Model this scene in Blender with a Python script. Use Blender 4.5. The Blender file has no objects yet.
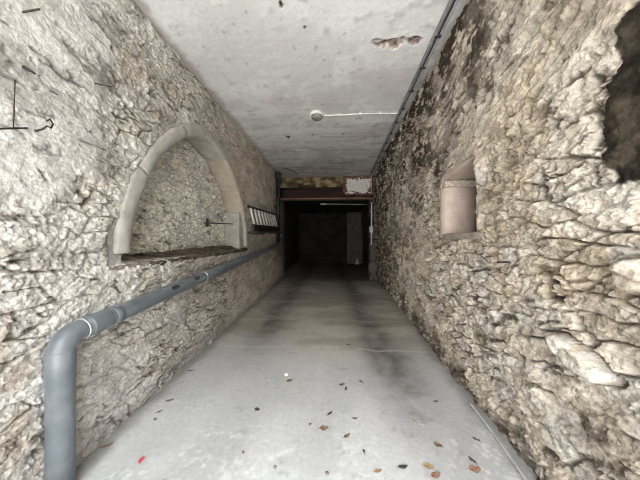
import bpy, bmesh, math, random
import numpy as np
from mathutils import Vector, Matrix

sc = bpy.context.scene
C = sc.collection
F = 231.0
YAW = 0.0605
CS, SN = math.cos(YAW), math.sin(YAW)
EYE = 1.4

# ------------------------------------------------------------------ geometry of the passage
def floor_z(y): return 0.03 * y
CEIL = 3.26
def left_x(y): return -1.535 - 0.012 * y
def right_x(y, z):
    t = z / CEIL
    return (1.15 + 0.028 * (y - 1.3)) * (1 - t) + (1.03 + 0.02 * (y - 1.8)) * t

def ray(px, py):
    l, v = (px - 320) / F, (240 - py) / F
    return Vector((l * CS - SN, l * SN + CS, v))
def hit(px, py, f, lo=0.3, hi=14.0):
    """point where the sight line meets the surface f(p) = 0"""
    d = ray(px, py); o = Vector((0, 0, EYE))
    s0 = f(o + d * lo) > 0
    for _ in range(60):
        m = (lo + hi) / 2
        if (f(o + d * m) > 0) == s0: lo = m
        else: hi = m
    return o + d * lo
def on_left(px, py, off=0.0): return hit(px, py, lambda p: p.x - left_x(p.y) - off)
def on_right(px, py, off=0.0): return hit(px, py, lambda p: right_x(p.y, p.z) - off - p.x)
def on_floor(px, py): return hit(px, py, lambda p: p.z - floor_z(p.y))
def on_ceiling(px, py, off=0.0): return hit(px, py, lambda p: CEIL - off - p.z)

# ------------------------------------------------------------------ noise (numpy)
_rng = np.random.default_rng(7)
TAB = _rng.random((256, 256)); TJX = _rng.random((256, 256)); TJY = _rng.random((256, 256))
TR = [_rng.random((256, 256)) for _ in range(6)]
def sstep(a, b, x):
    t = np.clip((x - a) / (b - a), 0, 1); return t * t * (3 - 2 * t)
def vnoise(x, y, s=0):
    x = x + s * 17.31; y = y + s * 9.77
    xi = np.floor(x).astype(int); yi = np.floor(y).astype(int)
    fx = x - xi; fy = y - yi
    fx = fx * fx * fx * (fx * (fx * 6 - 15) + 10); fy = fy * fy * fy * (fy * (fy * 6 - 15) + 10)
    a = TAB[xi & 255, yi & 255]; b = TAB[(xi + 1) & 255, yi & 255]
    c = TAB[xi & 255, (yi + 1) & 255]; d = TAB[(xi + 1) & 255, (yi + 1) & 255]
    return (a + (b - a) * fx) * (1 - fy) + (c + (d - c) * fx) * fy
def fbm(x, y, o=4, s=0, g=0.5):
    r = 0; a = 1.0; t = 0
    for k in range(o):
        r = r + a * vnoise(x, y, s + k * 3); t += a; a *= g
        x, y = x * 2.03 * 0.96 - y * 0.57, y * 2.03 * 0.96 + x * 0.57
    return r / t                      # 0..1
def ridged(x, y, o=4, s=0):
    r = 0; a = 1.0; t = 0
    for k in range(o):
        r = r + a * (1 - np.abs(2 * vnoise(x, y, s + k * 3) - 1)); t += a; a *= 0.5
        x, y = x * 2.1, y * 2.1
    return r / t
def cells(u, v, su, sv, s=0, jit=0.9):
    U = u / su + s * 13; V = v / sv + s * 7
    V = V; row = np.floor(V)
    ui = np.floor(U).astype(int); vi = row.astype(int)
    f1 = np.full(u.shape, 9.0); f2 = np.full(u.shape, 9.0)
    ci = np.zeros(u.shape, int); cj = np.zeros(u.shape, int); du = np.zeros(u.shape); dv = np.zeros(u.shape)
    for a in (-1, 0, 1):
        for b in (-1, 0, 1):
            i = ui + a; j = vi + b
            sx = i + .5 + jit * (TJX[i & 255, j & 255] - .5) + 0.5 * (j & 1) * 0.6
            sy = j + .5 + jit * (TJY[i & 255, j & 255] - .5)
            d = np.sqrt((U - sx) ** 2 + (V - sy) ** 2)
            n = d < f1
            f2 = np.where(n, f1, np.minimum(f2, d))
            f1 = np.where(n, d, f1)
            ci = np.where(n, i, ci); cj = np.where(n, j, cj)
            du = np.where(n, U - sx, du); dv = np.where(n, V - sy, dv)
    R = [t[ci & 255, cj & 255] for t in TR]
    return f2 - f1, R, du, dv
def rubble(u, v, su, sv, s, amp, depth, w=0.16, tilt=1.0):
    """broken stones: tilted flat facets, narrow joints that are filled here and open there"""
    e, R, du, dv = cells(u, v, su, sv, s)
    open_ = sstep(.34, .56, fbm(u * .4 / su, v * .4 / sv, 4, s + 40))
    es = sstep(w * .12, w * .62, e)
    h = amp * (R[0] - .5) * 1.6 + tilt * amp * ((R[1] - .5) * 3.0 * du + (R[2] - .5) * 3.0 * dv)
    h = h * (.35 + .65 * sstep(0, w * .5, e)) - depth * (.10 + open_) * (1 - es)
    return h, 1 - (1 - es) * (.15 + .85 * open_), R
def chips(u, v, k, s):
    """broken grain: small flat facets, each with its own tilt and tint"""
    wu = u + .5 / k * (fbm(u * k * .8, v * k * .8, 3, s) - .5); wv = v + .5 / k * (fbm(u * k * .8, v * k * .8, 3, s + 7) - .5)
    e, R, du, dv = cells(wu, wv, 1 / k, .8 / k, s, 1.0)
    h = (R[0] - .5) * .7 + (R[1] - .5) * 1.9 * du + (R[2] - .5) * 1.9 * dv
    return h * sstep(0, .10, e) ** .5, R[3], sstep(.0, .10, e)
def mix(a, b, t):
    a = np.asarray(a, float); b = np.asarray(b, float)
    return a + (b - a) * t[..., None]

# ------------------------------------------------------------------ the arch outline (y, z)
AY, AZ = 2.815, 1.30
def arch_pt(t, a, b, p=1.8):
    """t in -1..1 along the arch from the near foot to the far foot"""
    th = math.pi * (1 - (t + 1) / 2)
    c, s = math.cos(th), math.sin(th)
    if c > 0: a *= 1.035
    return AY + a * math.copysign(abs(c) ** (2 / p), c), AZ + b * abs(s) ** (2 / p)
def arch_in(y, z, a, b, p=1.8):
    return (np.abs((y - AY) / (a * np.where(y > AY, 1.035, 1.0))) ** p + np.abs(np.maximum(z - AZ, 0) / b) ** p) < 1

# ------------------------------------------------------------------ wall relief + mineral colours
def left_wall(y, z):
    zf = z - floor_z(y)
    wy = y + 0.10 * (fbm(y * 4, z * 4, 3, 1) - .5); wz = z + 0.09 * (fbm(y * 4, z * 4, 3, 5) - .5)
    hA, eA, RA = rubble(wy, wz - .16 * y, 0.25, 0.085, 1, 0.011, 0.022, 0.17)      # coursed rubble, low
    hB, eB, RB = rubble(wy, wz, 0.22, 0.11, 2, 0.010, 0.020, 0.17)                 # mortared rubble, high
    hC, eC, RC = rubble(wy, wz, 0.055, 0.045, 3, 0.008, 0.006, 0.3)                # small pebbly mortar
    big = fbm(y * 1.3, z * 1.3, 4, 9) - .5
    mid = fbm(y * 9, z * 9, 4, 12) - .5
    fine = fbm(y * 34, z * 34, 3, 15) - .5
    rid = ridged(y * 5 + z, z * 9, 4, 18)
    low = sstep(1.32, 1.02, z + .25 * big - 0.03 * y)
    pn = 0.35 * (fbm(y * 3, z * 3, 4, 22) - .5)
    bound = 1.50 + 0.05 * (z - 2.4)
    plaster = sstep(0.12, -0.06, y - bound + pn * .8) * sstep(1.62, 1.85, z + pn * 1.6)
    mort = sstep(.42, .62, fbm(y * 2.2, z * 2.2, 4, 28))
    ch, ct, ce = chips(y, z * 1.5, 11, 19); ch2, ct2, ce2 = chips(y, z * 1.3, 32, 23)
    h_hi = hB * (.85 - .6 * mort) + hC * .45 + 0.026 * mid + 0.010 * fine + .013 * ch + .011 * ch2
    h_lo = hA * .9 + hC * .25 + 0.018 * mid + 0.008 * fine + .013 * ch + .009 * ch2
    streak = fbm(y * 3.0 + z * 1.5, z * 8 + y * 3, 4, 31) - .5
    h_pl = 0.020 + 0.026 * streak + 0.012 * mid + 0.004 * fine + .003 * ch + .003 * ch2
    pit = sstep(.70, .78, fbm(y * 7 + 3, z * 13 + y * 4, 3, 33)); h_pl = h_pl - 0.022 * pit
    h = h_hi * (1 - low) + h_lo * low
    h = h * (1 - plaster) + h_pl * plaster + 0.04 * big
    crack = sstep(.93, .985, rid)
    h = h - 0.016 * crack * (1 - plaster)
    # pigment of stone, mortar and limewash
    t = RB[3] * (1 - low) + RA[3] * low
    stone = mix((.40, .365, .315), (.62, .575, .505), t)
    grey = mix((.47, .45, .42), (.36, .345, .325), RA[4])
    stone = mix(stone, grey, .55 * sstep(.5, .6, RA[5] * low + RB[5] * (1 - low)))
    mortar = np.broadcast_to(np.array((.64, .605, .545)), stone.shape)
    col = mix(stone, mortar, np.clip(.25 + .4 * mort * (1 - low) + .25 * (1 - low), 0, 1))
    col = mix(col, (.10, .088, .075), .85 * (1 - (eA * low + eB * (1 - low))) * (1 - plaster))
    ochre = sstep(.52, .66, fbm(y * 2.0, z * 2.0, 4, 41))
    col = mix(col, (.46, .385, .30), .40 * ochre * (1 - plaster))
    col = col * (.80 + .40 * ct * (.5 + .5 * ct2))[..., None] * (.86 + .26 * ct2)[..., None]
    fl = sstep(.73, .86, ridged(y * 5 + 2 * z, z * 13, 4, 24)) * sstep(.37, .53, fbm(y * 4, z * 4, 3, 26))
    col = mix(col, (.10, .085, .07), .85 * fl); h = h - .012 * fl
    col = mix(col, mix((.46, .45, .43), (.60, .59, .565), sstep(.35, .65, fbm(y * 4, z * 7, 4, 43))) * (1 - .45 * fl)[..., None] * (.9 + .2 * ct2)[..., None], plaster * .9)
    limew = sstep(.36, .60, fbm(y * 3, z * 5, 5, 45)) * sstep(3.2, 1.4, y)
    col = mix(col, (.66, .645, .61), .68 * limew * (1 - .8 * fl))
    lw = low * sstep(2.6, 1.5, y) * (.3 + .7 * sstep(.3, .55, fbm(y * 4, z * 6, 4, 47))); col = mix(col, (.68, .665, .635), .62 * lw * (1 - .9 * fl) * (.3 + .7 * eA))
    damp = sstep(.52, .66, fbm(y * 2.7 + 5, z * 5.2, 5, 48))
    col = mix(col, (.27, .25, .225), .42 * damp)
    # brown damp streak low beside the pipe
    st = sstep(.16, .02, np.abs(y - 1.03 + .1 * (fbm(z * 3, z * 0, 3, 3) - .5))) * sstep(1.15, .9, z)
    col = mix(col, (.36, .28, .20), .5 * st * sstep(.4, .6, fbm(y * 9, z * 6, 4, 50)))
    # smooth cement repair at the near foot of the arch
    cem = sstep(0, .05, .13 - np.abs(y - 1.61) + .06 * mid) * sstep(0, .05, .17 - np.abs(z - 1.36) + .12 * mid)
    h = h * (1 - cem) + cem * (-0.02 + .01 * mid); col = mix(col, (.36, .35, .335), cem)
    # light fall-off painted in: far end lightened and warmed, inner room darkened
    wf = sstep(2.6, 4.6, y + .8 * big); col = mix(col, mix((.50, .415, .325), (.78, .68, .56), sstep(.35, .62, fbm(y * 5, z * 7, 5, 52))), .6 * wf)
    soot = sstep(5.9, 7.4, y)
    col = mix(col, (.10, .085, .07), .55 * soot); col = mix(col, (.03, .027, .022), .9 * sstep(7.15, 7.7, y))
    # dirt line at the foot
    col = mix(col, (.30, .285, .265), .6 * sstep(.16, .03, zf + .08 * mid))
    # niche under the arch
    n = arch_in(y, z, 1.19, 1.39) & (z > 1.235)
    hn = -0.26 + hC * 1.2 + .5 * hB + 0.05 * mid + .014 * fine + .02 * ch + .014 * ch2
    coln = mix((.58, .54, .47), (.74, .70, .62), RC[3])
    coln = coln * (.72 + .5 * ct2)[..., None]; coln = mix(coln, (.13, .11, .09), .8 * fl)
    coln = mix(coln, (.18, .155, .13), .7 * (1 - eC) * sstep(.45, .6, fbm(y * 5, z * 5, 3, 60)))
    coln = mix(coln, (.38, .355, .32), .4 * sstep(.52, .66, fbm(y * 3, z * 4, 4, 63)))
    h = np.where(n, hn, h); col = np.where(n[..., None], coln, col)
    # flush behind the arch ring
    ring = arch_in(y, z, 1.27, 1.47) & (z > 1.2) & ~n
    h = np.where(ring, np.minimum(h, -0.005 + .01 * mid), h)
    return h, col

WY0, WY1, WZ0, WZ1 = 1.85, 2.39, 1.455, 2.06          # small window recess in the right wall
def right_wall(y, z):
    zf = z - floor_z(y)
    wy = y + 0.12 * (fbm(y * 4, z * 4, 3, 71) - .5); wz = z + 0.10 * (fbm(y * 4, z * 4, 3, 75) - .5)
    hA, eA, RA = rubble(wy, wz + .06 * y, 0.26, 0.10, 11, 0.018, 0.036, 0.20)     # broken courses near the mouth
    hB, eB, RB = rubble(wy, wz, 0.13, 0.105, 12, 0.016, 0.024, 0.22)              # rounded rubble
    hC, eC, RC = rubble(wy, wz + .25 * wy, 0.115, 0.055, 13, 0.014, 0.012, 0.30)              # pebbly roughcast
    big = fbm(y * 1.2, z * 1.2, 4, 79) - .5
    mid = fbm(y * 9, z * 9, 4, 82) - .5
    fine = fbm(y * 34, z * 34, 3, 85) - .5
    near = sstep(1.62, 1.25, y + .5 * big) * sstep(2.15, 1.75, z + .4 * big)
    top = sstep(1.9, 2.25, z + .5 * big + .04 * y) * sstep(3.2, 2.2, y)
    streak = .45 * fbm(y * 3.2, z * 11 + y * 4.0, 4, 88) + .55 * fbm(y * 6, z * 24 + y * 8.5, 4, 90) - .5
    ch, ct, ce = chips(y * .75, z * 1.3 + .3 * y, 12, 89); ch2, ct2, ce2 = chips(y * .8, z * 1.2 + .25 * y, 34, 93)
    h_mid = .024 * ch + .014 * ch2 + hB * (.65 - .35 * sstep(2.6, 3.6, y)) + hC * (.6 + .5 * sstep(2.4, 3.4, y)) + 0.038 * mid + .014 * fine
    h_near = .8 * hA + hC * .3 + 0.035 * mid + .012 * fine + .020 * ch + .012 * ch2
    h_top = 0.105 * streak + hC * .25 + 0.015 * mid + .008 * fine + .10 * hB + .010 * ch + .008 * ch2
    h = h_mid * (1 - near) + h_near * near
    h = h * (1 - top) + h_top * top + 0.055 * big
    rid = ridged(y * 4, z * 8 + y, 4, 91)
    h = h - 0.026 * sstep(.92, .985, rid)
    t = RB[3] * (1 - near) + RA[3] * near
    stone = mix((.40, .345, .275), (.64, .57, .475), t)
    stone = mix(stone, (.50, .48, .45), .5 * sstep(.55, .65, RB[4]))
    e = (eB * (1 - near) + eA * near) * (1 - top) + top
    col = mix(stone, (.09, .075, .06), .9 * (1 - e))
    col = mix(col, (.49, .44, .37), top * .75)
    col = col * (.78 + .42 * ct)[..., None] * (.84 + .30 * ct2)[..., None]
    tl = sstep(-.06, -.15, .5 * fbm(y * 4, z * 20 + y * 7.2, 4, 190) + .5 * fbm(y * 3, z * 3, 3, 192) - .45)
    col = mix(col, (.17, .14, .11), .7 * tl * top)
    fl = sstep(.71, .84, ridged(y * 6, z * 10 + 2 * y, 4, 95)) * sstep(.34, .50, fbm(y * 4, z * 4, 3, 96))
    col = mix(col, (.07, .055, .042), .9 * fl); h = h - .014 * fl
    lime = sstep(.47, .62, fbm(y * 2.6, z * 3.6, 5, 94)) * sstep(2.6, 1.6, y)
    col = mix(col, (.60, .56, .49), .45 * lime * (1 - .9 * fl) * (.3 + .7 * e))
    ochre = sstep(.54, .68, fbm(y * 2.0, z * 2.0, 4, 97)); col = mix(col, (.50, .40, .28), .4 * ochre)
    dirt = sstep(.55, .70, fbm(y * 2.4, z * 3.4 + 3, 5, 99)); col = mix(col, (.27, .23, .185), .45 * dirt)
    wf = sstep(2.4, 4.2, y + .8 * big); col = mix(col, mix((.30, .24, .18), (.92, .83, .70), sstep(.36, .54, fbm(y * 7, z * 9, 5, 152))), .65 * wf)  # cream mottling, lightened towards the far end to offset light fall-off
    # sooty stains and damp growing down from the ceiling, up from the floor and towards the end
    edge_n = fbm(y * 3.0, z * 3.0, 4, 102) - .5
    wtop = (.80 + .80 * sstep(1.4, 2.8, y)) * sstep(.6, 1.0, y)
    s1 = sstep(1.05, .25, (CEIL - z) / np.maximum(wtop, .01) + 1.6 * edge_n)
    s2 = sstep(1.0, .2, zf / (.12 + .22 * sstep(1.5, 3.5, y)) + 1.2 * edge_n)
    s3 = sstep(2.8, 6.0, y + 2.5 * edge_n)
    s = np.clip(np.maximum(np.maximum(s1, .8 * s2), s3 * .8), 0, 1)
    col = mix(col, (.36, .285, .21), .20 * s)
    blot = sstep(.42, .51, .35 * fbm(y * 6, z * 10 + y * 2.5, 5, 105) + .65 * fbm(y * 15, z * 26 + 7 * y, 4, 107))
    col = mix(col, (.05, .037, .027), s * (.12 + .87 * blot)); col = mix(col, (.03, .027, .022), .85 * sstep(6.9, 7.2, y))  # last mix paints the inner room's darkness into the pigment
    # bare earth where the facing has fallen away, high near the mouth
    er = .5 - np.maximum(np.abs(z - 1.925) / .60, (y - .375) / 1.15) + .22 * (fbm(y * 6, z * 6, 5, 108) - .5) + .03 * mid
    er = sstep(0, .015, er)
    h = h * (1 - er) + er * (.004 + .07 * big + .045 * mid + .025 * streak + .012 * fine + .012 * ch)
    col = mix(col, mix((.018, .014, .010), (.055, .044, .031), sstep(.4, .65, fbm(y * 12, z * 12, 3, 110))), er)
    # long pale boulder and a round one
    for (cy, cz, ry, rz, rot, pr) in ((1.105, .880, .122, .050, .34, .080), (.90, 1.27, .045, .06, 0, .055)):
        dy, dz = y - cy, z - cz
        a, b = dy * math.cos(rot) + dz * math.sin(rot), -dy * math.sin(rot) + dz * math.cos(rot)
        q = np.sqrt((np.abs(a) / ry) ** 2.6 + (np.abs(b) / rz) ** 2.6) + .35 * mid
        m = sstep(1.06, .94, q); gap = sstep(1.32, 1.08, q) * (1 - m)
        h = h * (1 - m) + m * (pr * np.clip(1.15 - .55 * q * q, 0, 1) ** .5 + .03 * mid + .006 * fine + .012 * ch) - .035 * gap
        if pr > .07: col = mix(mix(col, (.07, .055, .045), gap * .8), mix((.62, .585, .52), (.50, .40, .30), sstep(.62, .74, fbm(y * 9, z * 9, 3, 113))), m * .85)
    # square hole with a dark lip right of centre
    q = np.maximum(np.abs(y - 1.243) / .050, np.abs(z - 1.150) / .050) + .6 * mid
    m = sstep(1.25, .95, q) * sstep(.55, .8, q + .5 * (y > 1.25)); h = h - .08 * m; col = mix(col, (.05, .04, .03), .9 * m)
    # window recess
    n = (y > WY0) & (y < WY1) & (z > WZ0) & (z < WZ1)
    rim = sstep(.09, .0, np.maximum(np.maximum(WY0 - y, y - WY1), np.maximum(WZ0 - z, z - WZ1)))
    h = h * (1 - .6 * rim) + rim * .6 * .012
    h = np.where(n, -.95 + .02 * mid, h); col = np.where(n[..., None], np.array((.10, .085, .07)), col)  # recess back darkened in its colour to read as an unlit void
    return h, col

# ------------------------------------------------------------------ materials
def nodes(name):
    m = bpy.data.materials.new(name); m.use_nodes = True
    nt = m.node_tree; b = nt.nodes['Principled BSDF']; return m, nt, b
def noise_node(nt, scale, detail=5, rough=.6, stretch=None):
    tc = nt.nodes.new('ShaderNodeTexCoord'); n = nt.nodes.new('ShaderNodeTexNoise')
    n.inputs['Scale'].default_value = scale; n.inputs['Detail'].default_value = detail; n.inputs['Roughness'].default_value = rough
    if stretch:
        mp = nt.nodes.new('ShaderNodeMapping'); mp.inputs['Scale'].default_value = stretch
        nt.links.new(tc.outputs['Object'], mp.inputs['Vector']); nt.links.new(mp.outputs['Vector'], n.inputs['Vector'])
    else: nt.links.new(tc.outputs['Object'], n.inputs['Vector'])
    return n
def add_bump(nt, b, src, strength, dist):
    bp = nt.nodes.new('ShaderNodeBump'); bp.inputs['Strength'].default_value = strength; bp.inputs['Distance'].default_value = dist
    nt.links.new(src, bp.inputs['Height']); nt.links.new(bp.outputs['Normal'], b.inputs['Normal'])
def surface_mat(name, var=.35, scale=45, bump=.6, dist=.006, rough=.95):
    """pigment attribute times a fine speckle, with fine grain bump"""
    m, nt, b = nodes(name)
    at = nt.nodes.new('ShaderNodeAttribute'); at.attribute_name = 'pigment'
    n = noise_node(nt, scale, 6, .65)
    mr = nt.nodes.new('ShaderNodeMapRange'); mr.inputs['From Min'].default_value = .3; mr.inputs['From Max'].default_value = .7
    mr.inputs['To Min'].default_value = 1 - var; mr.inputs['To Max'].default_value = 1 + var
    nt.links.new(n.outputs['Fac'], mr.inputs['Value'])
    mx = nt.nodes.new('ShaderNodeVectorMath'); mx.operation = 'SCALE'
    nt.links.new(at.outputs['Color'], mx.inputs[0]); nt.links.new(mr.outputs['Result'], mx.inputs['Scale'])
    nt.links.new(mx.outputs['Vector'], b.inputs['Base Color'])
    b.inputs['Roughness'].default_value = rough; b.inputs['Specular IOR Level'].default_value = .2
    add_bump(nt, b, n.outputs['Fac'], bump, dist)
    return m
def mat(name, c1, c2=None, scale=12, rough=.6, metal=0, bump=0, dist=.002, stretch=None, lo=.4, hi=.6, spec=.4):
    m, nt, b = nodes(name)
    b.inputs['Roughness'].default_value = rough; b.inputs['Metallic'].default_value = metal; b.inputs['Specular IOR Level'].default_value = spec
    n = noise_node(nt, scale, 6, .6, stretch)
    r = nt.nodes.new('ShaderNodeValToRGB'); r.color_ramp.elements[0].position = lo; r.color_ramp.elements[1].position = hi
    r.color_ramp.elements[0].color = (*c1, 1); r.color_ramp.elements[1].color = (*(c2 or c1), 1)
    nt.links.new(n.outputs['Fac'], r.inputs['Fac']); nt.links.new(r.outputs['Color'], b.inputs['Base Color'])
    if bump: add_bump(nt, b, n.outputs['Fac'], bump, dist)
    return m
M = dict(
    wall=surface_mat('rough_masonry', .30, 60, .9, .008),
    floor=surface_mat('dusty_concrete', .10, 38, .35, .004, .8),
    ceil=surface_mat('painted_ceiling', .07, 30, .35, .004, .9),
    pvc=mat('grey_pvc', (.125, .145, .162), (.17, .19, .207), 7, .32, spec=.5),
    pvc_light=mat('pale_pvc_edge', (.42, .44, .45), (.5, .52, .53), 20, .4),
    scuff=mat('dark_scuff', (.03, .03, .03), (.08, .08, .08), 30, .8),
    dark_pipe=mat('black_pipe', (.02, .022, .024), (.035, .036, .038), 10, .4),
    arch=mat('dressed_stone', (.33, .315, .28), (.47, .45, .405), 9, .9, bump=.7, dist=.010, lo=.3, hi=.7),
    arch_tan=mat('tan_dressed_stone', (.40, .335, .26), (.50, .44, .365), 8, .9, bump=.7, dist=.010, lo=.3, hi=.7),
    soil=mat('dark_soil', (.035, .024, .018), (.16, .12, .085), 14, .95, bump=.8, dist=.01),
    cement=mat('brown_cement', (.22, .19, .155), (.30, .265, .225), 14, .95, bump=.6, dist=.006),
    pink=mat('pinkish_plaster', (.40, .30, .25), (.55, .455, .40), 7, .9, bump=.5, dist=.005, lo=.3, hi=.7),
    rubble=mat('crumbled_mortar', (.40, .33, .26), (.58, .52, .44), 30, .95, bump=.8, dist=.008),
    rust=mat('rusty_iron', (.035, .018, .012), (.10, .05, .03), 25, .85, bump=.4),
    rust_red=mat('red_rusted_steel', (.014, .008, .007), (.045, .014, .011), 9, .7, bump=.3, stretch=(.4, 2, 2)),
    rust_edge=mat('brown_worn_steel', (.22, .10, .06), (.36, .22, .15), 14, .7, stretch=(.3, 2, 2)),
    iron=mat('dark_iron', (.03, .028, .026), (.06, .05, .045), 20, .6, .3),
    alu=mat('pale_metal', (.62, .62, .60), (.74, .74, .72), 15, .4, .3),
    ladder=mat('dark_grey_rail', (.045, .043, .040), (.09, .085, .08), 16, .55, .2),
    conduit_pale=mat('pale_conduit', (.36, .36, .355), (.48, .48, .475), 18, .5),
    galv=mat('grey_conduit', (.20, .20, .20), (.28, .28, .28), 18, .5),
    white=mat('white_plastic', (.72, .72, .70), (.80, .80, .78), 10, .45),
    cable_dark=mat('dark_cable', (.03, .03, .03), (.05, .05, .05), 10, .6),
    block=mat('pale_concrete_block', (.12, .113, .09), (.17, .16, .13), 6, .95, bump=.4),
    leaf_brown=mat('brown_leaf', (.34, .22, .15), (.50, .35, .26), 40, .8),
    leaf_tan=mat('tan_leaf', (.60, .43, .24), (.72, .57, .36), 40, .8),
    leaf_red=mat('reddish_leaf', (.46, .25, .17), (.62, .42, .33), 40, .8),
    leaf_dark=mat('dark_leaf', (.12, .10, .08), (.26, .22, .18), 40, .85),
    red=mat('red_paper', (.75, .04, .06), (.85, .10, .11), 30, .6),
    pebble=mat('white_pebble', (.80, .80, .78), (.9, .9, .88), 20, .8),
)
def glass_mat():
    m, nt, b = nodes('frosted_glass')
    b.inputs['Base Color'].default_value = (.34, .35, .31, 1); b.inputs['Roughness'].default_value = .18
    b.inputs['Transmission Weight'].default_value = .25; b.inputs['IOR'].default_value = 1.45
    return m
M['glass'] = glass_mat()

# ------------------------------------------------------------------ builders
def link(o, parent=None):
    C.objects.link(o)
    if parent is not None: o.parent = parent
    return o
def finish(name, bm, m, parent=None, smooth=True, origin=None):
    me = bpy.data.meshes.new(name)
    bmesh.ops.recalc_face_normals(bm, faces=bm.faces)
    if origin is not None: bmesh.ops.translate(bm, verts=bm.verts, vec=-Vector(origin))
    bm.to_mesh(me); bm.free()
    me.polygons.foreach_set('use_smooth', [smooth] * len(me.polygons))
    me.materials.append(m)
    o = bpy.data.objects.new(name, me); link(o, parent)
    if origin is not None: o.location = origin
    return o
def thing(name, label, cat, loc=(0, 0, 0), group=None):
    o = bpy.data.objects.new(name, None); o.empty_display_size = .1; C.objects.link(o); o.location = loc
    tag(o, label, cat, group); return o
def tag(o, label, cat, group=None):
    o['label'] = label; o['category'] = cat
    if group: o['group'] = group
    return o
def put(o, root):                                    # keep world place under a root at root.location
    o.parent = root; o.matrix_parent_inverse = Matrix.Translation(-Vector(root.location)); return o
def struct(o): o['kind'] = 'structure'; return o
def box_bm(lo, hi, bevel=0, seg=2, bm=None):
    own = bm is None
    t = bmesh.new(); bmesh.ops.create_cube(t, size=1)
    lo, hi = Vector(lo), Vector(hi)
    for v in t.verts: v.co = Vector(((v.co.x + .5) * (hi.x - lo.x) + lo.x, (v.co.y + .5) * (hi.y - lo.y) + lo.y, (v.co.z + .5) * (hi.z - lo.z) + lo.z))
    if bevel: bmesh.ops.bevel(t, geom=t.edges[:], offset=bevel, segments=seg, affect='EDGES', profile=.6)
    if own: return t
    me = bpy.data.meshes.new('tmp'); t.to_mesh(me); t.free(); bm.from_mesh(me); bpy.data.meshes.remove(me); return bm
def tube_bm(pts, r, n=14, bm=None, rs=None):
    bm = bm or bmesh.new(); pts = [Vector(p) for p in pts]
    up = None; rings = []
    for i, p in enumerate(pts):
        d = (pts[min(i + 1, len(pts) - 1)] - pts[max(i - 1, 0)]).normalized()
        if up is None: up = d.orthogonal().normalized()
        up = (up - d * up.dot(d)).normalized(); s = d.cross(up)
        rr = rs[i] if rs else r
        rings.append([bm.verts.new(p + (up * math.cos(a) + s * math.sin(a)) * rr) for a in (2 * math.pi * k / n for k in range(n))])
    for a, b in zip(rings, rings[1:]):
        for k in range(n): bm.faces.new((a[k], a[(k + 1) % n], b[(k + 1) % n], b[k]))
    bm.faces.new(rings[0][::-1]); bm.faces.new(rings[-1])
    return bm
def roughen(bm, cuts, amp, scale, seed=0):
    if cuts: bmesh.ops.subdivide_edges(bm, edges=bm.edges[:], cuts=cuts, use_grid_fill=True)
    from mathutils import noise
    off = Vector((seed * 3.1, seed * 1.7, seed * 2.3))
    bm.normal_update()
    for v in bm.verts: v.co += v.normal * amp * (noise.noise(v.co * scale + off) + .5 * noise.noise(v.co * scale * 2.7 + off))
    return bm
def grid_object(name, P, col, m):
    """P: (nu, nv, 3) points, col: pigment per vertex"""
    nu, nv = P.shape[:2]
    me = bpy.data.meshes.new(name)
    idx = np.arange(nu * nv).reshape(nu, nv)
    q = np.stack([idx[:-1, :-1], idx[1:, :-1], idx[1:, 1:], idx[:-1, 1:]], -1).reshape(-1, 4)
    me.vertices.add(nu * nv); me.vertices.foreach_set('co', P.reshape(-1).astype(np.float32))
    me.loops.add(q.size); me.loops.foreach_set('vertex_index', q.reshape(-1).astype(np.int32))
    me.polygons.add(len(q)); me.polygons.foreach_set('loop_start', np.arange(0, q.size, 4, dtype=np.int32))
    me.update(calc_edges=True)
    me.polygons.foreach_set('use_smooth', np.ones(len(q), bool))
    a = me.attributes.new('pigment', 'FLOAT_COLOR', 'POINT')
    a.data.foreach_set('color', np.concatenate([col, np.ones((nu, nv, 1))], -1).reshape(-1).astype(np.float32))
    me.materials.append(m); me.validate()
    o = bpy.data.objects.new(name, me); return struct(link(o))

# ------------------------------------------------------------------ the setting
MOUTH = -1.3
END = 11.3
def run(y0, near, ratio, y1, coarse=.05):
    a = list(np.arange(y0, near, coarse)); y = near
    while y < y1: a.append(y); y += max(y * ratio, .001)
    a.append(y1); return np.array(a)
ys = run(MOUTH, .74, .0038, END)
zs = np.arange(-.12, 3.42, .0064)
Y, Z = np.meshgrid(ys, zs, indexing='ij')
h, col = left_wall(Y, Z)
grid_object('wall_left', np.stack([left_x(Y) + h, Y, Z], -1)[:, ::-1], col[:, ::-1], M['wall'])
ys = run(MOUTH, .70, .0038, END)
Y, Z = np.meshgrid(ys, zs, indexing='ij')
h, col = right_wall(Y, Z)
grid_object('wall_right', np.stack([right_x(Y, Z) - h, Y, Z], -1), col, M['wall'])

# floor
ys = run(MOUTH - .2, 1.1, .0055, END + .4, .08); xs = np.arange(-2.3, 2.31, .014)
X, Y = np.meshgrid(xs, ys, indexing='ij')
n1 = fbm(X * 1.5, Y * 1.2, 5, 130); n2 = fbm(X * 7, Y * 7, 4, 133); n3 = fbm(X * 26, Y * 26, 3, 136)
col = mix((.46, .462, .46), (.58, .585, .59), sstep(.3, .7, n1))
far = sstep(1.9, 3.4, Y + 1.2 * (n1 - .5)); col = mix(col, mix((.33, .30, .25), (.46, .425, .365), sstep(.35, .65, fbm(X * 1.2, Y * 3, 4, 139))), far)
for cx, w, y0, s in ((.72, .24, 1.0, .95), (-1.0, .26, 2.0, .90)):
    b = np.exp(-((X - cx + (.055 * Y if cx > 0 else 0) + .16 * (n1 - .5)) / w) ** 2) * sstep(y0, y0 + 1.6, Y) * (.55 + .9 * (n2 - .2))
    col = mix(col, (.12, .108, .095), np.clip(s * b, 0, 1))
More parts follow.
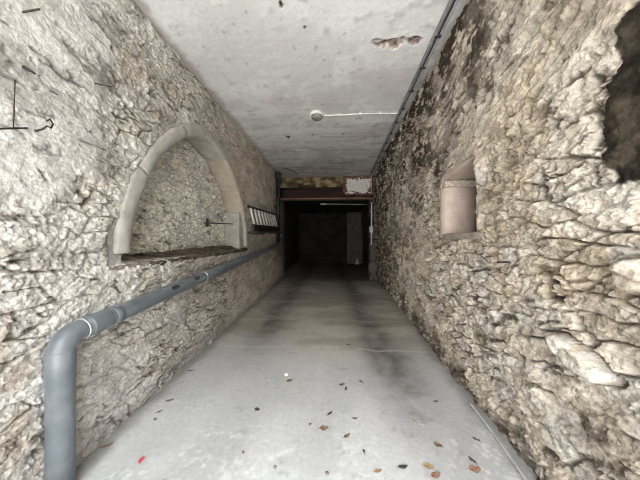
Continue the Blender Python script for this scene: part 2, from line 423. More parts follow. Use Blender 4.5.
for y0, s in ((2.80, .9), (3.7, .6), (2.1, .4)):
    ln = np.exp(-((Y - y0 - .10 * (fbm(X * 2, X * 0 + y0, 4, 141) - .5)) / .018) ** 2) * sstep(.3, .5, fbm(X * 3, Y * 0 + y0, 3, 144))
    col = mix(col, (.52, .49, .435), .7 * s * ln)
dark = sstep(.66, .74, n2 * .6 + n3 * .4); col = mix(col, (.16, .145, .125), .25 * dark)
white = sstep(.56, .72, fbm(X * 34, Y * 34, 4, 147)) * sstep(.42, .62, fbm(X * 3, Y * 3, 3, 150)) * sstep(2.1, 1.5, Y + .6 * (n1 - .5)); col = mix(col, (.76, .76, .755), .45 * white)
arc = np.exp(-((np.hypot(X + .05, Y - .9) - .62) / .018) ** 2) * sstep(1.0, 1.3, Y) * (X < -.25); col = mix(col, (.75, .75, .74), .6 * arc * sstep(.35, .55, n2))
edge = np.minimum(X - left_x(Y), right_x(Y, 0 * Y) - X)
col = mix(col, (.06, .054, .045), .8 * sstep(5.6, 7.6, Y + .8 * (n1 - .5)))  # floor's fade into the dark inner room, painted into its colour
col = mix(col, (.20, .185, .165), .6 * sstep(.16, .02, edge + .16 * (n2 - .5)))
Zf = floor_z(Y) + .008 * (n1 - .5) + .004 * (n2 - .5) + .0016 * (n3 - .5)
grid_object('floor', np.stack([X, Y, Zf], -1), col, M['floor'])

# ceiling
ys = run(MOUTH, 1.3, .0060, 7.2, .06); xs = np.arange(-2.0, 1.75, .013)
X, Y = np.meshgrid(xs, ys, indexing='ij')
n1 = fbm(X * 1.6, Y * 1.6, 5, 160); n2 = fbm(X * 7, Y * 9, 4, 163); n3 = fbm(X * 30, Y * 30, 3, 166)
col = mix((.68, .675, .665), (.80, .80, .795), sstep(.3, .7, n1))
pinky = sstep(.5, .66, fbm(X * 1.3, Y * 1.9, 4, 169)) * sstep(1.8, 3.2, Y); col = mix(col, (.60, .55, .51), .5 * pinky)
board = sstep(.06, .02, np.abs((Y / .30) % 1 - .5) / 3) * sstep(3.2, 4.2, Y); col = mix(col, (.36, .335, .31), .25 * board * sstep(.4, .6, n1))
grime = sstep(3.4, 6.6, Y + .8 * (n1 - .5)); col = mix(col, (.42, .39, .355), .45 * grime)  # ceiling darker and browner towards the far end
rows = sstep(.52, .66, fbm(X * 1.4, Y * 7, 5, 180)) * sstep(2.6, 4.4, Y); col = mix(col, (.30, .275, .25), .45 * rows)
spk = sstep(.77, .83, fbm(X * 15, Y * 13, 3, 183)); col = mix(col, (.30, .28, .26), .45 * spk)
pale = sstep(.56, .70, fbm(X * 4, Y * 4, 5, 186)); col = mix(col, (.84, .84, .835), .5 * pale)
dmp = sstep(.62, .74, n2 * .7 + n1 * .3); col = mix(col, (.34, .325, .31), .35 * dmp)
Zc = CEIL - .012 * (n1 - .5) - .006 * (n2 - .5)
def strip(y0, dy, x0, x1, seed, thr):
    q = fbm(X * 11, Y * 13, 5, 170 + seed) + .35 * (fbm(X * 3.3 + 5, X * 0, 2, 175) - .5)
    d = 1 - np.abs(Y - y0 - .05 * (fbm(X * 4, X * 0, 3, seed) - .5)) / dy
    return sstep(thr, thr + .05, q * .72 + .28 * d) * (X > x0) * (X < x1)
brk = strip(2.20, .085, .30, 1.0, 3, .565); brk2 = strip(4.25, .07, .40, 1.0, 5, .58)
lip = strip(2.19, .11, .27, 1.02, 3, .525)
col = mix(col, (.82, .81, .80), lip * .7)
bt = mix((.13, .085, .065), (.42, .30, .25), sstep(.38, .62, n3)); bt = mix(bt, (.70, .67, .64), .8 * sstep(.56, .62, fbm(X * 24, Y * 30, 3, 188))); col = mix(col, bt, np.clip(brk + .55 * brk2, 0, 1))
Zc = Zc + .018 * brk + .008 * brk2 - .004 * lip
for px, py, r in ((288, 137, .035), (313, 135, .020), (343, 134, .022), (305, 28, .015), (281, 5, .02)):
    p = on_ceiling(px, py); q = np.hypot(X - p.x, (Y - p.y) * .8) / r + 1.2 * (n3 - .5)
    m = sstep(1.15, .8, q); col = mix(col, (.05, .042, .036), m); Zc = Zc + .014 * m
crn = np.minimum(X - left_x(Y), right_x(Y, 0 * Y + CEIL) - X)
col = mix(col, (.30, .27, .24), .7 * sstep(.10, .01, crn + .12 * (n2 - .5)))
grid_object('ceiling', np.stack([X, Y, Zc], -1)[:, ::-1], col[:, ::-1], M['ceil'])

def slab(name, lo, hi, du, pig, rough=.006, scale=9, bump='wall'):
    """solid masonry slab whose faces carry a pigment attribute"""
    bm = box_bm(lo, hi)
    n = max(2, int(max(hi[i] - lo[i] for i in range(3)) / du)); n = min(n, 60)
    bmesh.ops.subdivide_edges(bm, edges=bm.edges[:], cuts=n, use_grid_fill=True)
    roughen(bm, 0, rough, scale, 2)
    o = finish(name, bm, M[bump]); me = o.data
    co = np.zeros(len(me.vertices) * 3, np.float32); me.vertices.foreach_get('co', co); co = co.reshape(-1, 3)
    c = pig(co[:, 0], co[:, 1], co[:, 2])
    a = me.attributes.new('pigment', 'FLOAT_COLOR', 'POINT')
    a.data.foreach_set('color', np.concatenate([c, np.ones((len(c), 1))], -1).reshape(-1).astype(np.float32))
    return struct(o)
def pig_header(x, y, z):
    q = fbm(x * 6, z * 9, 4, 200)
    c = mix((.17, .12, .06), (.40, .31, .18), sstep(.35, .65, q)); c = mix(c, (.06, .045, .03), .8 * sstep(.48, .62, fbm(x * 5 + 3, z * 12, 4, 207)))
    c = mix(c, (.06, .04, .025), .9 * sstep(.5, .62, fbm(x * 9, z * 5, 4, 204)) * sstep(-.35, -.5, x))
    return c
slab('wall_lintel', (-1.75, 6.82, 2.95), (1.5, 7.1, 3.40), .06, pig_header, .008)
def pig_patch(x, y, z):
    q = fbm(x * 9, z * 11, 4, 210)
    r = np.maximum(np.abs(x - .70) / .42, np.abs(z - 2.98) / .26); q = .5 * q + .5 * fbm(x * 22, z * 26, 3, 213)
    c = mix((.07, .03, .024), (.22, .12, .085), sstep(.4, .6, q))
    return mix(c, (.86, .84, .80), sstep(.86, .72, r + 1.5 * (q - .5)))
slab('wall_patch', (.26, 6.74, 2.70), (1.30, 6.98, 3.36), .02, pig_patch, .015, 12)
dk = lambda x, y, z: mix((.018, .016, .014), (.035, .032, .027), sstep(.35, .65, fbm(x * 3, z * 3, 4, 215)))
slab('ceiling_inner', (-1.8, 7.08, 2.70), (1.7, 11.6, 2.95), .3, dk, .004)
def pig_back(x, y, z):
    c = mix((.030, .027, .022), (.045, .041, .034), sstep(.35, .65, fbm(x * 3, z * 3, 4, 220)))
    j = np.minimum(np.abs((z / .22) % 1 - .5), 9); j = sstep(.06, .02, .5 - np.abs(.5 - (z / .22) % 1))
    return mix(c, (.02, .018, .016), .5 * j)
slab('wall_back', (-2.0, 11.1, -.1), (1.9, 11.4, 2.95), .1, pig_back, .004)
dkp = lambda x, y, z: mix((.05, .042, .035), (.17, .145, .115), sstep(.42, .58, fbm(y * 8 + x * 8, z * 7, 4, 225)))
slab('wall_jamb', (1.06, 6.98, .05), (1.55, 7.25, 2.95), .05, dkp, .03, 8)

# ------------------------------------------------------------------ stone arch in the left wall
arch = thing('stone_arch', 'worn pale stone arch framing the walled-up niche in the left wall', 'arch', (left_x(2.8), 2.815, 1.25))
XB = left_x(2.8)
def voussoir(name, t0, t1, m, dx=0.0, widen=0.0, seed=0, nt=26):
    bm = bmesh.new(); rings = []
    prof = []                                                    # (across 0..1 from intrados, depth 0..1 from face)
    for k in range(9): prof.append((1 - .06 * 0 - k / 8 * 1.0, 0))
    front = [(a, 0) for a in (1, .93, .82, .6, .4, .18, .07, 0)]
    for i in range(nt + 1):
        t = t0 + (t1 - t0) * i / nt
        yo, zo = arch_pt(t, 1.25 + widen, 1.465 + widen); yi, zi = arch_pt(t, 1.125, 1.325)
        zo = max(zo, 1.23); zi = max(zi, 1.23)
        ring = []
        for a, dp in [(1, .36), (1, .1), (1, .02), (.95, .004), (.85, 0), (.6, -.006), (.4, -.006), (.16, 0), (.06, .010), (0, .035), (0, .1), (0, .2), (0, .36)]:
            ring.append(bm.verts.new((XB + .022 + dx - dp, yi + (yo - yi) * a, zi + (zo - zi) * a)))
        rings.append(ring)
    n = len(rings[0])
    for a, b in zip(rings, rings[1:]):
        for k in range(n): bm.faces.new((a[k], a[(k + 1) % n], b[(k + 1) % n], b[k]))
    bm.faces.new(rings[0][::-1]); bm.faces.new(rings[-1])
    roughen(bm, 0, .008, 9, seed); roughen(bm, 0, .003, 34, seed)
    return put(finish(name, bm, m), arch)
breaks = [-1, -.66, -.30, -.03, .24, .52, .76, 1]
for k, (a, b) in enumerate(zip(breaks, breaks[1:])):
    voussoir('voussoir', a + .0007, b - .0007, M['arch_tan'] if k in (4, 5) else M['arch'], (.0, .004, -.003, .002, -.002, .002, .0)[k], (.012, 0, .012, 0, 0, .0, .0)[k], k)
# far jamb block inside the reveal
bm = box_bm((XB - .34, 3.80, 1.24), (XB - .02, 4.02, 1.86), .02); roughen(bm, 5, .006, 8, 4)
j = put(finish('jamb_block', bm, M['arch']), arch); j['label'] = 'paler squared block at the far foot of the arch'
bm = box_bm((XB - .33, 3.83, 1.885), (XB - .06, 4.0, 2.2), .02); roughen(bm, 5, .008, 8, 9)
put(finish('jamb_block', bm, M['arch_tan']), arch)
# ledge: dark debris, cement toe at the near end
def ledge(name, y0, y1, m, amp, seed, zt=0.0):
    bm = bmesh.new(); n = 70
    rings = []
    for i in range(n + 1):
        y = y0 + (y1 - y0) * i / n; zb = 1.205 + .018 * (y - 1.5) + zt
        rings.append([bm.verts.new(v) for v in ((XB - .40, y, zb + .075), (XB - .28, y, zb + .065), (XB - .17, y, zb + .045), (XB - .08, y, zb + .02), (XB + .012, y, zb), (XB + .018, y, zb - .02), (XB - .01, y, zb - .05), (XB - .40, y, zb - .06))])
    for a, b in zip(rings, rings[1:]):
        for k in range(8): bm.faces.new((a[k], a[(k + 1) % 8], b[(k + 1) % 8], b[k]))
    bm.faces.new(rings[0][::-1]); bm.faces.new(rings[-1])
    roughen(bm, 0, amp, 16, seed)
    return put(finish(name, bm, m), arch)
s = ledge('sill', 1.86, 4.06, M['soil'], .016, 3); s['label'] = 'dark crumbling sill strewn with debris'
s = ledge('sill', 1.50, 1.865, M['cement'], .006, 5, .004); s['label'] = 'smooth brown cement toe of the sill'

# ------------------------------------------------------------------ window recess in the right wall
bm = bmesh.new()
rec = thing('wall_recess', 'small square recess with pinkish plastered reveal in the right wall', 'recess', (1.30, 2.2, WZ0))
xo = right_x(2.2, 1.75)
# far reveal: a bulging plastered post
pts = [(xo - .012, WY1 + .06), (xo + .0, WY1 - .012), (xo + .03, WY1 - .035), (xo + .10, WY1 - .045), (xo + .20, WY1 - .04), (xo + .30, WY1 - .02), (xo + .34, WY1 + .04), (xo + .34, WY1 + .30), (xo + .02, WY1 + .12)]
nz = 22
rings = [[bm.verts.new((x, y, WZ0 - .03 + (WZ1 - .13 - WZ0 + .03) * k / nz)) for x, y in pts] for k in range(nz + 1)]
n = len(pts)
for a, b in zip(rings, rings[1:]):
    for k in range(n): bm.faces.new((a[k], a[(k + 1) % n], b[(k + 1) % n], b[k]))
bm.faces.new(rings[0][::-1]); bm.faces.new(rings[-1])
roughen(bm, 0, .006, 8, 2)
put(finish('reveal', bm, M['pink']), rec)
bm = box_bm((xo - .006, WY1 - .055, WZ1 - .135), (xo + .34, WY1 + .08, WZ1 - .075), .012); roughen(bm, 8, .010, 26, 6)
s = put(finish('broken_edge', bm, M['rubble']), rec); s['label'] = 'crumbled mortar edge on top of the reveal'
bm = box_bm((xo - .004, WY0 - .05, WZ1 - .012), (xo + .95, WY1 + .05, WZ1 + .05), .008)
for v in bm.verts:
    v.co.z -= .055 * (v.co.y - WY0) / (WY1 - WY0)
roughen(bm, 6, .004, 10, 8)
put(finish('soffit', bm, M['pink']), rec)
bm = box_bm((xo - .004, WY0 - .05, WZ0 - .05), (xo + .95, WY1 + .08, WZ0 + .008), .012); roughen(bm, 8, .005, 14, 11)
put(finish('bottom_ledge', bm, M['cement']), rec)

# ------------------------------------------------------------------ grey drain pipe
R = .058
py0 = 1.168; px0 = -1.482; zh = EYE - .53
slope = .0785
def run_x(y): return left_x(y) + .075
def run_z(y): return zh + slope * (y - py0)
dp = thing('drain_pipe', 'thick grey plastic drain pipe, upright then elbowed along the left wall', 'pipe', (px0, py0, floor_z(py0)))
vt = zh - .085
put(finish('upright_pipe', tube_bm([(px0, py0, floor_z(py0) - .005), (px0, py0, .3), (px0, py0, vt - .16), (px0, py0, vt - .15), (px0, py0, vt + .01), (px0, py0, vt + .016)], 0, 40, rs=[R, R, R, R + .003, R + .003, R + .001]), M['pvc']), dp)
# elbow
cen = Vector((px0, py0, zh)); A = Vector((0, 0, -1)); B = Vector((run_x(py0 + .3) - px0, .3, slope * .3)).normalized()
rad = .085; pc = []
p0 = cen + A * rad; p2 = cen + B * rad
for k in range(17):
    a = k / 16 * math.pi / 2
    pc.append(cen + A * rad * (1 - math.sin(a)) + B * rad * (1 - math.cos(a)))
el = put(finish('elbow', tube_bm([p0 + A * .05] + pc + [p2 + B * .02], R, 40), M['pvc']), dp)
ring = put(finish('seal_ring', tube_bm([p2 + B * .014, p2 + B * .022], R + .005, 40), M['pvc_light']), dp); ring['label'] = 'pale seal ring at the elbow'
hp = []
for y in np.linspace(p2.y + .005, 6.35, 40): hp.append((run_x(y) if y > 1.5 else px0 + (run_x(1.5) - px0) * (y - py0) / (1.5 - py0), y, run_z(y)))
put(finish('long_pipe', tube_bm(hp, R, 32), M['pvc']), dp)
def at_y(y, r, L, name, m, lab=None):
    p = Vector((run_x(y), y, run_z(y))) if y > 1.5 else Vector((px0 + (run_x(1.5) - px0) * (y - py0) / (1.5 - py0), y, run_z(y)))
    d = Vector((0, 1, slope)).normalized()
    o = put(finish(name, tube_bm([p - d * L / 2, p - d * L * .45, p + d * L * .45, p + d * L / 2], 0, 36, rs=[r - .002, r, r, r - .002]), m), dp)
    if lab: o['label'] = lab
at_y(1.36, R + .004, .12, 'collar', M['pvc'])
at_y(1.47, R + .003, .05, 'collar', M['pvc'])
at_y(2.55, R + .0045, .018, 'seal_ring', M['pvc_light'], 'pale ring at a pipe joint')
at_y(2.72, R + .003, .30, 'collar', M['pvc'])
at_y(4.4, R + .004, .12, 'collar', M['pvc'])
for y in (2.02, 2.36):                                           # dark patches on the upper side
    bm = bmesh.new()
    bmesh.ops.create_uvsphere(bm, u_segments=16, v_segments=8, radius=1)
    for v in bm.verts:
        a = v.co.x * .40 + .62; v.co = Vector((run_x(y) + (R - .001 + .004 * abs(v.co.z)) * math.cos(a), y + v.co.y * .055, run_z(y) + v.co.y * .055 * slope + (R - .001 + .004 * abs(v.co.z)) * math.sin(a)))
    s = put(finish('scuff', bm, M['scuff']), dp); s['label'] = 'dark scuffed patch on the pipe'

# black downpipe by the opening
dx, dy = -1.515, 6.18
dw = thing('downpipe', 'black downpipe dropping from the ceiling beside the dark opening', 'pipe', (dx, dy, run_z(dy)))
put(finish('pipe_run', tube_bm([(dx, dy, run_z(dy) + .066), (dx, dy, 2.4), (dx, dy, 3.22)], .050, 20), M['dark_pipe']), dw)
put(finish('top_collar', tube_bm([(dx, dy, 3.08), (dx, dy, 3.10), (dx, dy, 3.24)], 0, 20, rs=[.058, .072, .072]), M['dark_pipe']), dw)
put(finish('bracket', tube_bm([(dx, dy, 2.30), (dx, dy, 2.34)], .062, 20, bm=box_bm((dx - .13, dy - .012, 2.305), (dx, dy + .012, 2.335))), M['dark_pipe']), dw)

# ------------------------------------------------------------------ ladder on the left wall
ly0, ly1 = 4.02, 6.05
def lad(y, s, out): return Vector((left_x(y) + out, y, EYE + s + .035 * (y - ly0)))
ld = thing('ladder', 'short ladder hung sideways on the left wall with pale rungs', 'ladder', (left_x(5), 5, EYE + .2))
def rail(name, s, out, hh, w, m):
    bm = bmesh.new(); box_bm((-w / 2, 0, -hh / 2), (w / 2, 1, hh / 2), .006, 2, bm)
    for v in bm.verts:
        y = ly0 + (ly1 - ly0) * v.co.y; b = lad(y, s, out); v.co = Vector((b.x + v.co.x, y, b.z + v.co.z))
    return put(finish(name, bm, m, smooth=False), ld)
rail('rail', .60, .055, .040, .030, M['iron'])
rail('rail', .215, .140, .13, .050, M['iron'])
for k in range(9):
    y = ly0 + .13 + k * .222
    put(finish('rung', tube_bm([lad(y, .585, .057), lad(y, .25, .133)], .019, 12), M['white']), ld)
rail('lower_rail', .135, .15, .035, .20, M['iron'])
for y in (4.35, 5.7):
    p = lad(y, .16, 0)
    bm = tube_bm([(p.x - .06, y, p.z - .055), (p.x + .25, y, p.z - .055), (p.x + .275, y, p.z - .02)], .010, 8)
    tag(finish('ladder_hook', bm, M['iron']), ('iron hook under the near end of the hanging ladder' if y < 5 else 'iron hook under the far end of the hanging ladder'), 'hook', 'hooks under the ladder')

# ------------------------------------------------------------------ irons in the left wall
def iron(name, label, cat, pts, r, m='iron', n=8, group='old irons in the left wall', rs=None):
    return tag(finish(name, tube_bm(pts, r * .72, n, rs=rs), M[m]), label, cat, group)
def pl(px, py, off): return on_left(px, py, off)
a, b = pl(27, 128, .03), pl(-14, 129, .12)
iron('iron_rod', 'long dark iron rod sticking out at the left photo edge', 'rod', [a + Vector((-.09, .02, 0)), a, b], .006)
a = pl(33, 130, .02)
def pts_px(L): return [pl(x, y, o) for x, y, o in L]
iron('wall_hook', 'bent rusty hook beside the long iron rod on the left wall', 'hook', pts_px([(33, 129, -.04), (36, 131, .05), (43, 129, .08), (47, 126, .09), (51, 128, .09), (53, 124, .09), (50, 119, .09), (47, 121, .09)]), .006)
iron('nail', 'short dark nail high up near the top left corner', 'nail', pts_px([(19, 12, -.03), (23, 12, .03), (40, 9, .10)]), .006)
iron('nail', 'rusty nail left of the rough mortar above the arch', 'nail', pts_px([(91, 82, -.03), (94, 83, .03), (112, 87, .10)]), .005)
iron('nail', 'dark stubby peg below the top left nail on the plaster', 'peg', pts_px([(21, 65, -.04), (25, 68, .04), (36, 74, .06)]), .010, rs=[.010, .009, .004])
iron('wall_wire', 'thin dark wire hanging down plaster above the long iron rod', 'wire', pts_px([(15, 80, .035), (14.5, 95, .055), (14, 110, .06), (13.5, 128, .06)]), .0032)
iron('nail', 'small nail pointing down out of the plaster right of the wire', 'nail', pts_px([(49, 90, -.03), (51, 91, .04), (58, 95, .07)]), .004)
p = on_left(206, 223, -.225); q = on_left(233, 224, -.04)
rod = thing('niche_rod', 'thin iron rod projecting from the back of the arched niche', 'rod', p)
put(finish('rod', tube_bm([p + Vector((-.08, 0, 0)), p, q], .008, 10), M['iron']), rod)
put(finish('ring', tube_bm([p + Vector((.02, .02 * math.cos(t), .05 * math.sin(t))) for t in np.linspace(0, 6.0, 14)], .010, 8), M['iron']), rod)
iron('nail', 'rusty stub in the right wall just below the recess', 'nail', [on_right(498, 262, -.03), on_right(499, 262.5, .03), on_right(509, 262, .035)], .008, group='old irons in the right wall')

# ------------------------------------------------------------------ ceiling light, its cable and the conduits
p = on_ceiling(317, 114)
lp = thing('ceiling_light', 'round white bulkhead ceiling light with frosted glass, switched off', 'lamp', (p.x, p.y, CEIL))
def lathe(prof, c, n=40):
    bm = bmesh.new(); rings = [[bm.verts.new((c[0] + r * math.cos(t), c[1] + r * math.sin(t), c[2] - d)) for t in (2 * math.pi * k / n for k in range(n))] for r, d in prof]
    for a, b in zip(rings, rings[1:]):
        for k in range(n): bm.faces.new((a[k], a[(k + 1) % n], b[(k + 1) % n], b[k]))
    bm.faces.new(rings[0]); bm.faces.new(rings[-1][::-1]); return bm
c0 = (p.x, p.y, CEIL)
put(finish('base', lathe([(.085, -.02), (.100, 0), (.106, .012), (.106, .030), (.100, .038), (.088, .038)], c0), M['white']), lp)
put(finish('lens', lathe([(.086, .034), (.085, .046), (.076, .062), (.056, .074), (.028, .080), (.004, .081)], c0), M['glass']), lp)
for k in range(3):
    x = (k - 1) * .045; w = math.sqrt(.088 ** 2 - x * x)
    put(finish('guard_bar', tube_bm([(p.x + x, p.y + w * math.cos(t), CEIL - .036 - .050 * math.sin(t)) for t in np.linspace(0, math.pi, 13)], .003, 8), M['galv']), lp)
e = on_ceiling(401, 111.3)
cable = thing('lamp_cable', 'thin white cable running along the ceiling from the lamp to the conduits', 'cable', (p.x + .1, p.y, CEIL))
cp = [(p.x + .10 + (e.x - p.x - .1) * t, p.y + (e.y - p.y) * t + .008 * math.sin(9 * t), CEIL - .022) for t in np.linspace(0, 1, 20)]
put(finish('cord', tube_bm(cp, .011, 10), M['white']), cable)
for t in (4, 9, 14):
    q = Vector(cp[t]); put(finish('clip', box_bm(q - Vector((.010, .016, .014)), q + Vector((.010, .016, .026)), .003), M['white'], smooth=False), cable)
def con(y, off): return (.895 + .024 * (y - 1.8) + off, y, CEIL - .030)
for off, r, m, lab, nm in ((0, .018, 'galv', 'left grey conduit of the pair along the ceiling right edge', 'conduit'), (.046, .012, 'conduit_pale', 'right paler conduit of the pair along the ceiling right edge', 'conduit')):
    c = thing(nm, lab, 'conduit', con(MOUTH, off), 'conduits along the ceiling')
    put(finish('tube', tube_bm([con(y, off) for y in np.linspace(MOUTH, 6.6, 30)] + ([(con(6.7, off)[0], 6.70, CEIL - .08), (con(6.7, off)[0] + .02, 6.70, 2.75)] if off else []), r, 14), M[m]), c)
    if not off:
        for y in np.arange(.60, 6.5, .38):
            q = Vector(con(y, .022))
            put(finish('clip', box_bm(q - Vector((.030, .013, .021)), q + Vector((.030, .013, .032)), .005), M['cable_dark'], smooth=False), c)
c = tag(finish('black_cable', tube_bm([con(y, .0262 + .0012 * math.sin(y * 5)) for y in np.linspace(MOUTH, 6.6, 60)], .005, 8), M['cable_dark']), 'black cable lying in the gap between the two ceiling conduits', 'cable')  # dark strip added where only shade lies between the conduits
# stray cable hanging in a shallow curve near the downpipe
pts = [on_ceiling(x, y, .02) for x, y in ((281, 168), (287, 168.5), (293, 171), (298, 174))]
tag(finish('loose_wire', tube_bm(pts, .006, 8), M['cable_dark']), 'loose dark wire curving over the far ceiling by the black downpipe', 'wire')

# ------------------------------------------------------------------ opening: steel beam, bar, box, back pier
bmn = thing('steel_beam', 'rusty red steel beam spanning the top of the dark opening', 'beam', (0, 6.85, 2.6))
put(finish('web', roughen(box_bm((-1.62, 6.86, 2.62), (1.2, 6.92, 2.96)), 20, .003, 6), M['rust_red']), bmn)
s = put(finish('lower_flange', box_bm((-1.62, 6.70, 2.585), (1.2, 6.96, 2.625), .006), M['rust_edge']), bmn); s['label'] = 'worn brown lower flange'
put(finish('upper_flange', box_bm((-1.62, 6.74, 2.90), (.27, 6.95, 2.94), .006), M['rust_red']), bmn)
a = hit(322, 204, lambda q: q.y - 7.6); b = hit(367, 204.5, lambda q: q.y - 7.6)
bar = thing('metal_bar', 'thin pale metal bar crossing the dark opening under the beam', 'bar', a)
put(finish('bar', tube_bm([a, b], .016, 12), M['alu']), bar)
s = put(finish('bar_tip', tube_bm([a + Vector((-.06, 0, 0)), a + Vector((.02, 0, 0)), a + Vector((.16, 0, 0))], 0, 12, rs=[.020, .034, .022]), M['white']), bar); s['label'] = 'bright tip of the bar'
c1 = Vector((1.115, 6.93, 2.52)); sw = thing('switch_conduit', 'white conduit with a small box on the right jamb of the opening', 'conduit', (1.115, 6.95, 1.3))
put(finish('tube', tube_bm([c1, (1.11, 6.93, 1.9), (1.105, 6.93, 1.25)], .020, 10), M['white']), sw)
put(finish('switch_box', box_bm((1.045, 6.895, 1.62), (1.15, 6.965, 1.80), .012), M['white']), sw)
bp = box_bm((.60, 10.62, .2), (1.30, 11.2, 2.66), .01); roughen(bp, 16, .006, 6, 3)
o = finish('wall_pier', bp, M['block']); struct(o)
q = hit(357, 264, lambda v: v.y - 10.52)
zf = floor_z(10.5)
bm = bmesh.new(); bmesh.ops.create_cone(bm, segments=4, radius1=.11, radius2=.012, depth=.27, cap_ends=True)
bmesh.ops.translate(bm, verts=bm.verts, vec=(q.x, 10.45, zf + .135)); bmesh.ops.subdivide_edges(bm, edges=bm.edges[:], cuts=3, use_grid_fill=True)
roughen(bm, 0, .016, 9, 7)
tag(finish('plaster_sack', bm, M['white']), 'small pale peaked sack standing at the foot of the back pier', 'sack')

# ------------------------------------------------------------------ conduit along the foot of the right wall
ptsf = []
for y in np.linspace(.9, 1.95, 40): ptsf.append((right_x(y, 0) - .070 + .012 * math.sin(y * 4.3), y, floor_z(y) + .011))
tag(finish('floor_conduit', tube_bm(ptsf, .0085, 12), M['conduit_pale']), 'thin pale grey conduit lying along the foot of the right wall', 'conduit')

# ------------------------------------------------------------------ litter on the floor
rnd = random.Random(5)
def leaf(px, py, L, W, m, label, cat='leaf', rot=None, curl=.25, lobes=0):
    p = on_floor(px, py); bm = bmesh.new(); nu, nv = 12, 6
    th = rnd.uniform(0, 6.28) if rot is None else rot
    g = []
    for i in range(nu + 1):
        t = i / nu; w = W * (max(0, math.sin(math.pi * t)) ** .55) * (1 - .25 * t) * (1 + (.28 * math.sin(lobes * math.pi * 2 * t) if lobes else .06 * math.sin(15 * t)))
        row = []
        for j in range(nv + 1):
            s = j / nv * 2 - 1
            z = .004 + curl * L * (.30 * (t - .5) ** 2 * 2 + .22 * abs(s) ** 1.5 * W / L) + .002 * math.sin(9 * t + 5 * s)
            row.append(bm.verts.new(((t - .5) * L, s * w / 2, z)))
        g.append(row)
    for i in range(nu):
        for j in range(nv): bm.faces.new((g[i][j], g[i + 1][j], g[i + 1][j + 1], g[i][j + 1]))
    ex = bmesh.ops.solidify(bm, geom=bm.faces[:], thickness=.0012)
    tube_bm([(-L * .5, 0, .005 + curl * L * .15), (-L * .62, .003, .005), (-L * .72, .008, .004)], .0012, 6, bm)
    bmesh.ops.rotate(bm, verts=bm.verts, cent=(0, 0, 0), matrix=Matrix.Rotation(th, 3, 'Z'))
    o = finish(cat.replace(' ', '_') if cat != 'leaf' else 'dry_leaf', bm, M[m]); o.location = (p.x, p.y, floor_z(p.y) + .001)
    return tag(o, label, cat, 'dry leaves on the floor')
leaf(324, 429, .062, .048, 'leaf_brown', 'curled brown leaf in mid floor, nearest the middle of the photo', rot=.2)
leaf(347, 436.5, .050, .028, 'leaf_brown', 'narrow brown leaf right of the curled brown leaf', rot=.7)
leaf(257, 410, .045, .036, 'leaf_dark', 'dark grey-brown leaf alone left of mid floor', rot=2.8)
leaf(330, 414, .055, .024, 'leaf_dark', 'dark crumpled leaf just behind the curled brown leaf', rot=.9, curl=.5, lobes=2)
leaf(355, 419, .040, .024, 'leaf_brown', 'small brown leaf behind the narrow brown leaf', rot=.1)
leaf(378, 472, .046, .026, 'leaf_tan', 'small pale tan leaf left of the dark forked leaf', rot=.3)
leaf(403, 468, .058, .026, 'leaf_dark', 'dark forked leaf between the tan leaves at the front', rot=.2, curl=.6, lobes=2)
leaf(428, 467, .062, .044, 'leaf_tan', 'large yellowish tan leaf at the front edge of the floor', rot=2.9)
leaf(436, 476, .060, .040, 'leaf_red', 'pinkish leaf just in front of the large yellowish leaf', rot=.4)
leaf(438, 446, .056, .040, 'leaf_brown', 'brown leaf behind the large yellowish tan leaf', rot=2.6, curl=.4)
leaf(475, 470, .070, .050, 'leaf_red', 'large reddish leaf nearest the right wall', rot=.1)
leaf(472, 461, .050, .022, 'leaf_dark', 'dark shrivelled leaf touching the back of the large reddish leaf', rot=2.1, curl=.5)
leaf(414, 421, .036, .018, 'leaf_brown', 'tiny brown leaf on the grey tyre band at right', rot=2.2)
leaf(476, 440, .044, .018, 'leaf_dark', 'dark sliver of leaf near the pale conduit on the right', rot=2.4, curl=.5)
leaf(342, 385, .050, .030, 'leaf_dark', 'left of two small dark leaves far up the middle floor', rot=.4)
leaf(361, 382, .058, .026, 'leaf_dark', 'slim dark leaf right of the two small dark leaves', rot=2.3)
leaf(346, 389, .046, .028, 'leaf_dark', 'right of two small dark leaves far up the middle floor', rot=1.4)
leaf(290, 381, .070, .044, 'leaf_brown', 'brown leaf beside the white pebble', rot=.5)
leaf(170, 401, .055, .022, 'leaf_dark', 'largest dark scrap of leaf near the left wall', rot=.5, curl=.5, lobes=2)
leaf(191, 371, .055, .022, 'leaf_dark', 'dark leaf farthest up along the left wall', rot=.3)
leaf(160, 412, .040, .018, 'leaf_dark', 'small dark leaf in front of the largest dark scrap', rot=.9)
leaf(106, 447, .070, .018, 'leaf_brown', 'long brown curled leaf by the foot of the left wall near the pipe', rot=.6, curl=.6)
leaf(364, 452, .030, .018, 'leaf_dark', 'tiny dark leaf between the narrow brown leaf and the front', rot=1.9)
leaf(436, 402, .040, .022, 'leaf_dark', 'small dark leaf near the bottom of the right wall', rot=.3)
leaf(349, 345, .060, .040, 'leaf_dark', 'small dark leaf farthest up the middle of the floor', rot=.3)
p = on_floor(141, 462)
bm = bmesh.new(); g = [[bm.verts.new((x * .015 + .004 * (y > 0), y * .012, .004 + .012 * (x + 1) * (1 - .3 * y) * .5 + (.006 if (x + y) % 2 else 0))) for y in (-1, -.3, .4, 1)] for x in (-1, -.4, .3, 1)]
for i in range(3):
    for j in range(3): bm.faces.new((g[i][j], g[i + 1][j], g[i + 1][j + 1], g[i][j + 1]))
bmesh.ops.solidify(bm, geom=bm.faces[:], thickness=.001)
o = finish('paper_scrap', bm, M['red'], smooth=False); o.location = (p.x, p.y, floor_z(p.y) + .001); o.rotation_euler = (0, 0, 1.1)
tag(o, 'bright red crumpled scrap on the floor near the grey pipe', 'litter')
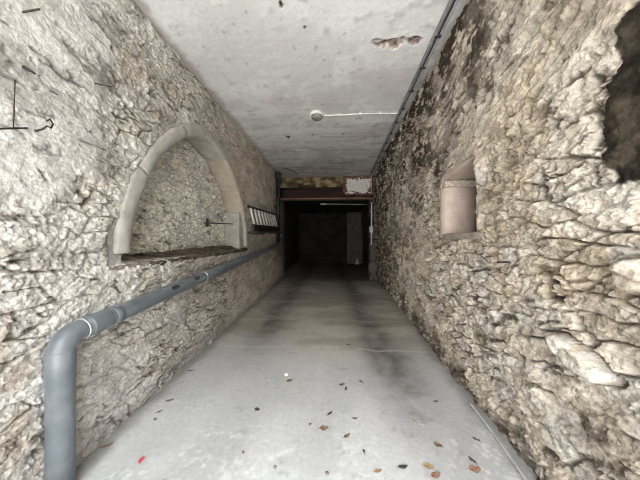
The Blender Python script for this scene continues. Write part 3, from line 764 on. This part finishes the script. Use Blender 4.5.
def stone(px, py, r, m, label, seed):
    p = on_floor(px, py); bm = bmesh.new(); bmesh.ops.create_icosphere(bm, subdivisions=3, radius=r)
    for v in bm.verts: v.co.z *= .7
    roughen(bm, 0, r * .25, .9 / r, seed)
    o = finish('pebble', bm, M[m]); o.location = (p.x, p.y, floor_z(p.y) + r * .62); return tag(o, label, 'pebble', 'pebbles on the floor')
stone(286.5, 376, .020, 'pebble', 'small bright white pebble beside a brown leaf mid floor', 1)
stone(310, 425, .010, 'leaf_dark', 'tiny dark pebble left of the curled brown leaf', 2)
stone(243, 453, .009, 'leaf_dark', 'tiny dark pebble at the front left of the floor', 3)
stone(327, 474, .010, 'leaf_dark', 'tiny dark pebble at the front middle edge of the floor', 4)
stone(275, 468, .010, 'leaf_dark', 'tiny dark pebble left of the front middle pebble', 5)
stone(155, 420, .010, 'leaf_dark', 'tiny dark pebble by the left wall below the dark scraps', 6)

# ------------------------------------------------------------------ daylight through the open mouth, camera
w = bpy.data.worlds.new('daylight'); sc.world = w; w.use_nodes = True
nt = w.node_tree; bg = nt.nodes['Background']
tc = nt.nodes.new('ShaderNodeTexCoord'); sx = nt.nodes.new('ShaderNodeSeparateXYZ'); rp = nt.nodes.new('ShaderNodeValToRGB')
nt.links.new(tc.outputs['Generated'], sx.inputs[0]); nt.links.new(sx.outputs['Z'], rp.inputs['Fac']); nt.links.new(rp.outputs['Color'], bg.inputs['Color'])
el = rp.color_ramp.elements; el[0].position = 0; el[0].color = (.16, .16, .155, 1); el[1].position = .62; el[1].color = (.92, .97, 1.0, 1)
e2 = el.new(.30); e2.color = (.72, .72, .72, 1)
bg.inputs['Strength'].default_value = 11.8
sun = bpy.data.lights.new('sun', 'SUN'); sun.energy = 38; sun.angle = .01; sun.color = (1, .985, .96)
so = bpy.data.objects.new('sun', sun); C.objects.link(so); so.location = (0, -6, 9); so.rotation_euler = (math.radians(-6), math.radians(6), 0)
gp = slab('ground', (-9, -14, -.5), (9, MOUTH - .15, -.06), .6, lambda x, y, z: mix((.44, .43, .41), (.54, .53, .51), sstep(.4, .6, fbm(x * 2, y * 2, 4, 240))), .002)  # unseen slab outside, added to bounce daylight up to the ceiling
pt = bpy.data.lights.new('mouth_portal', 'AREA'); pt.shape = 'RECTANGLE'; pt.size = 3.6; pt.size_y = 3.6
po = bpy.data.objects.new('mouth_portal', pt); C.objects.link(po); po.location = (-.2, MOUTH - .05, 1.65); po.rotation_euler = (math.radians(90), 0, 0)
pt.cycles.is_portal = True

cd = bpy.data.cameras.new('camera'); cam = bpy.data.objects.new('camera', cd); C.objects.link(cam)
cd.sensor_width = 36; cd.lens = 36 * F / 640; cd.clip_start = .02; cd.clip_end = 100
cam.location = (0, 0, EYE); cam.rotation_euler = (math.radians(90), 0, YAW)
sc.camera = cam
sc.view_settings.view_transform = 'Standard'; sc.view_settings.look = 'None'; sc.view_settings.gamma = 1; sc.view_settings.use_curve_mapping = False
sc.view_settings.exposure = 0.0
sc.cycles.max_bounces = 10; sc.cycles.diffuse_bounces = 8; sc.cycles.use_denoising = True; sc.cycles.denoising_prefilter = 'NONE'; sc.cycles.filter_width = 1.0
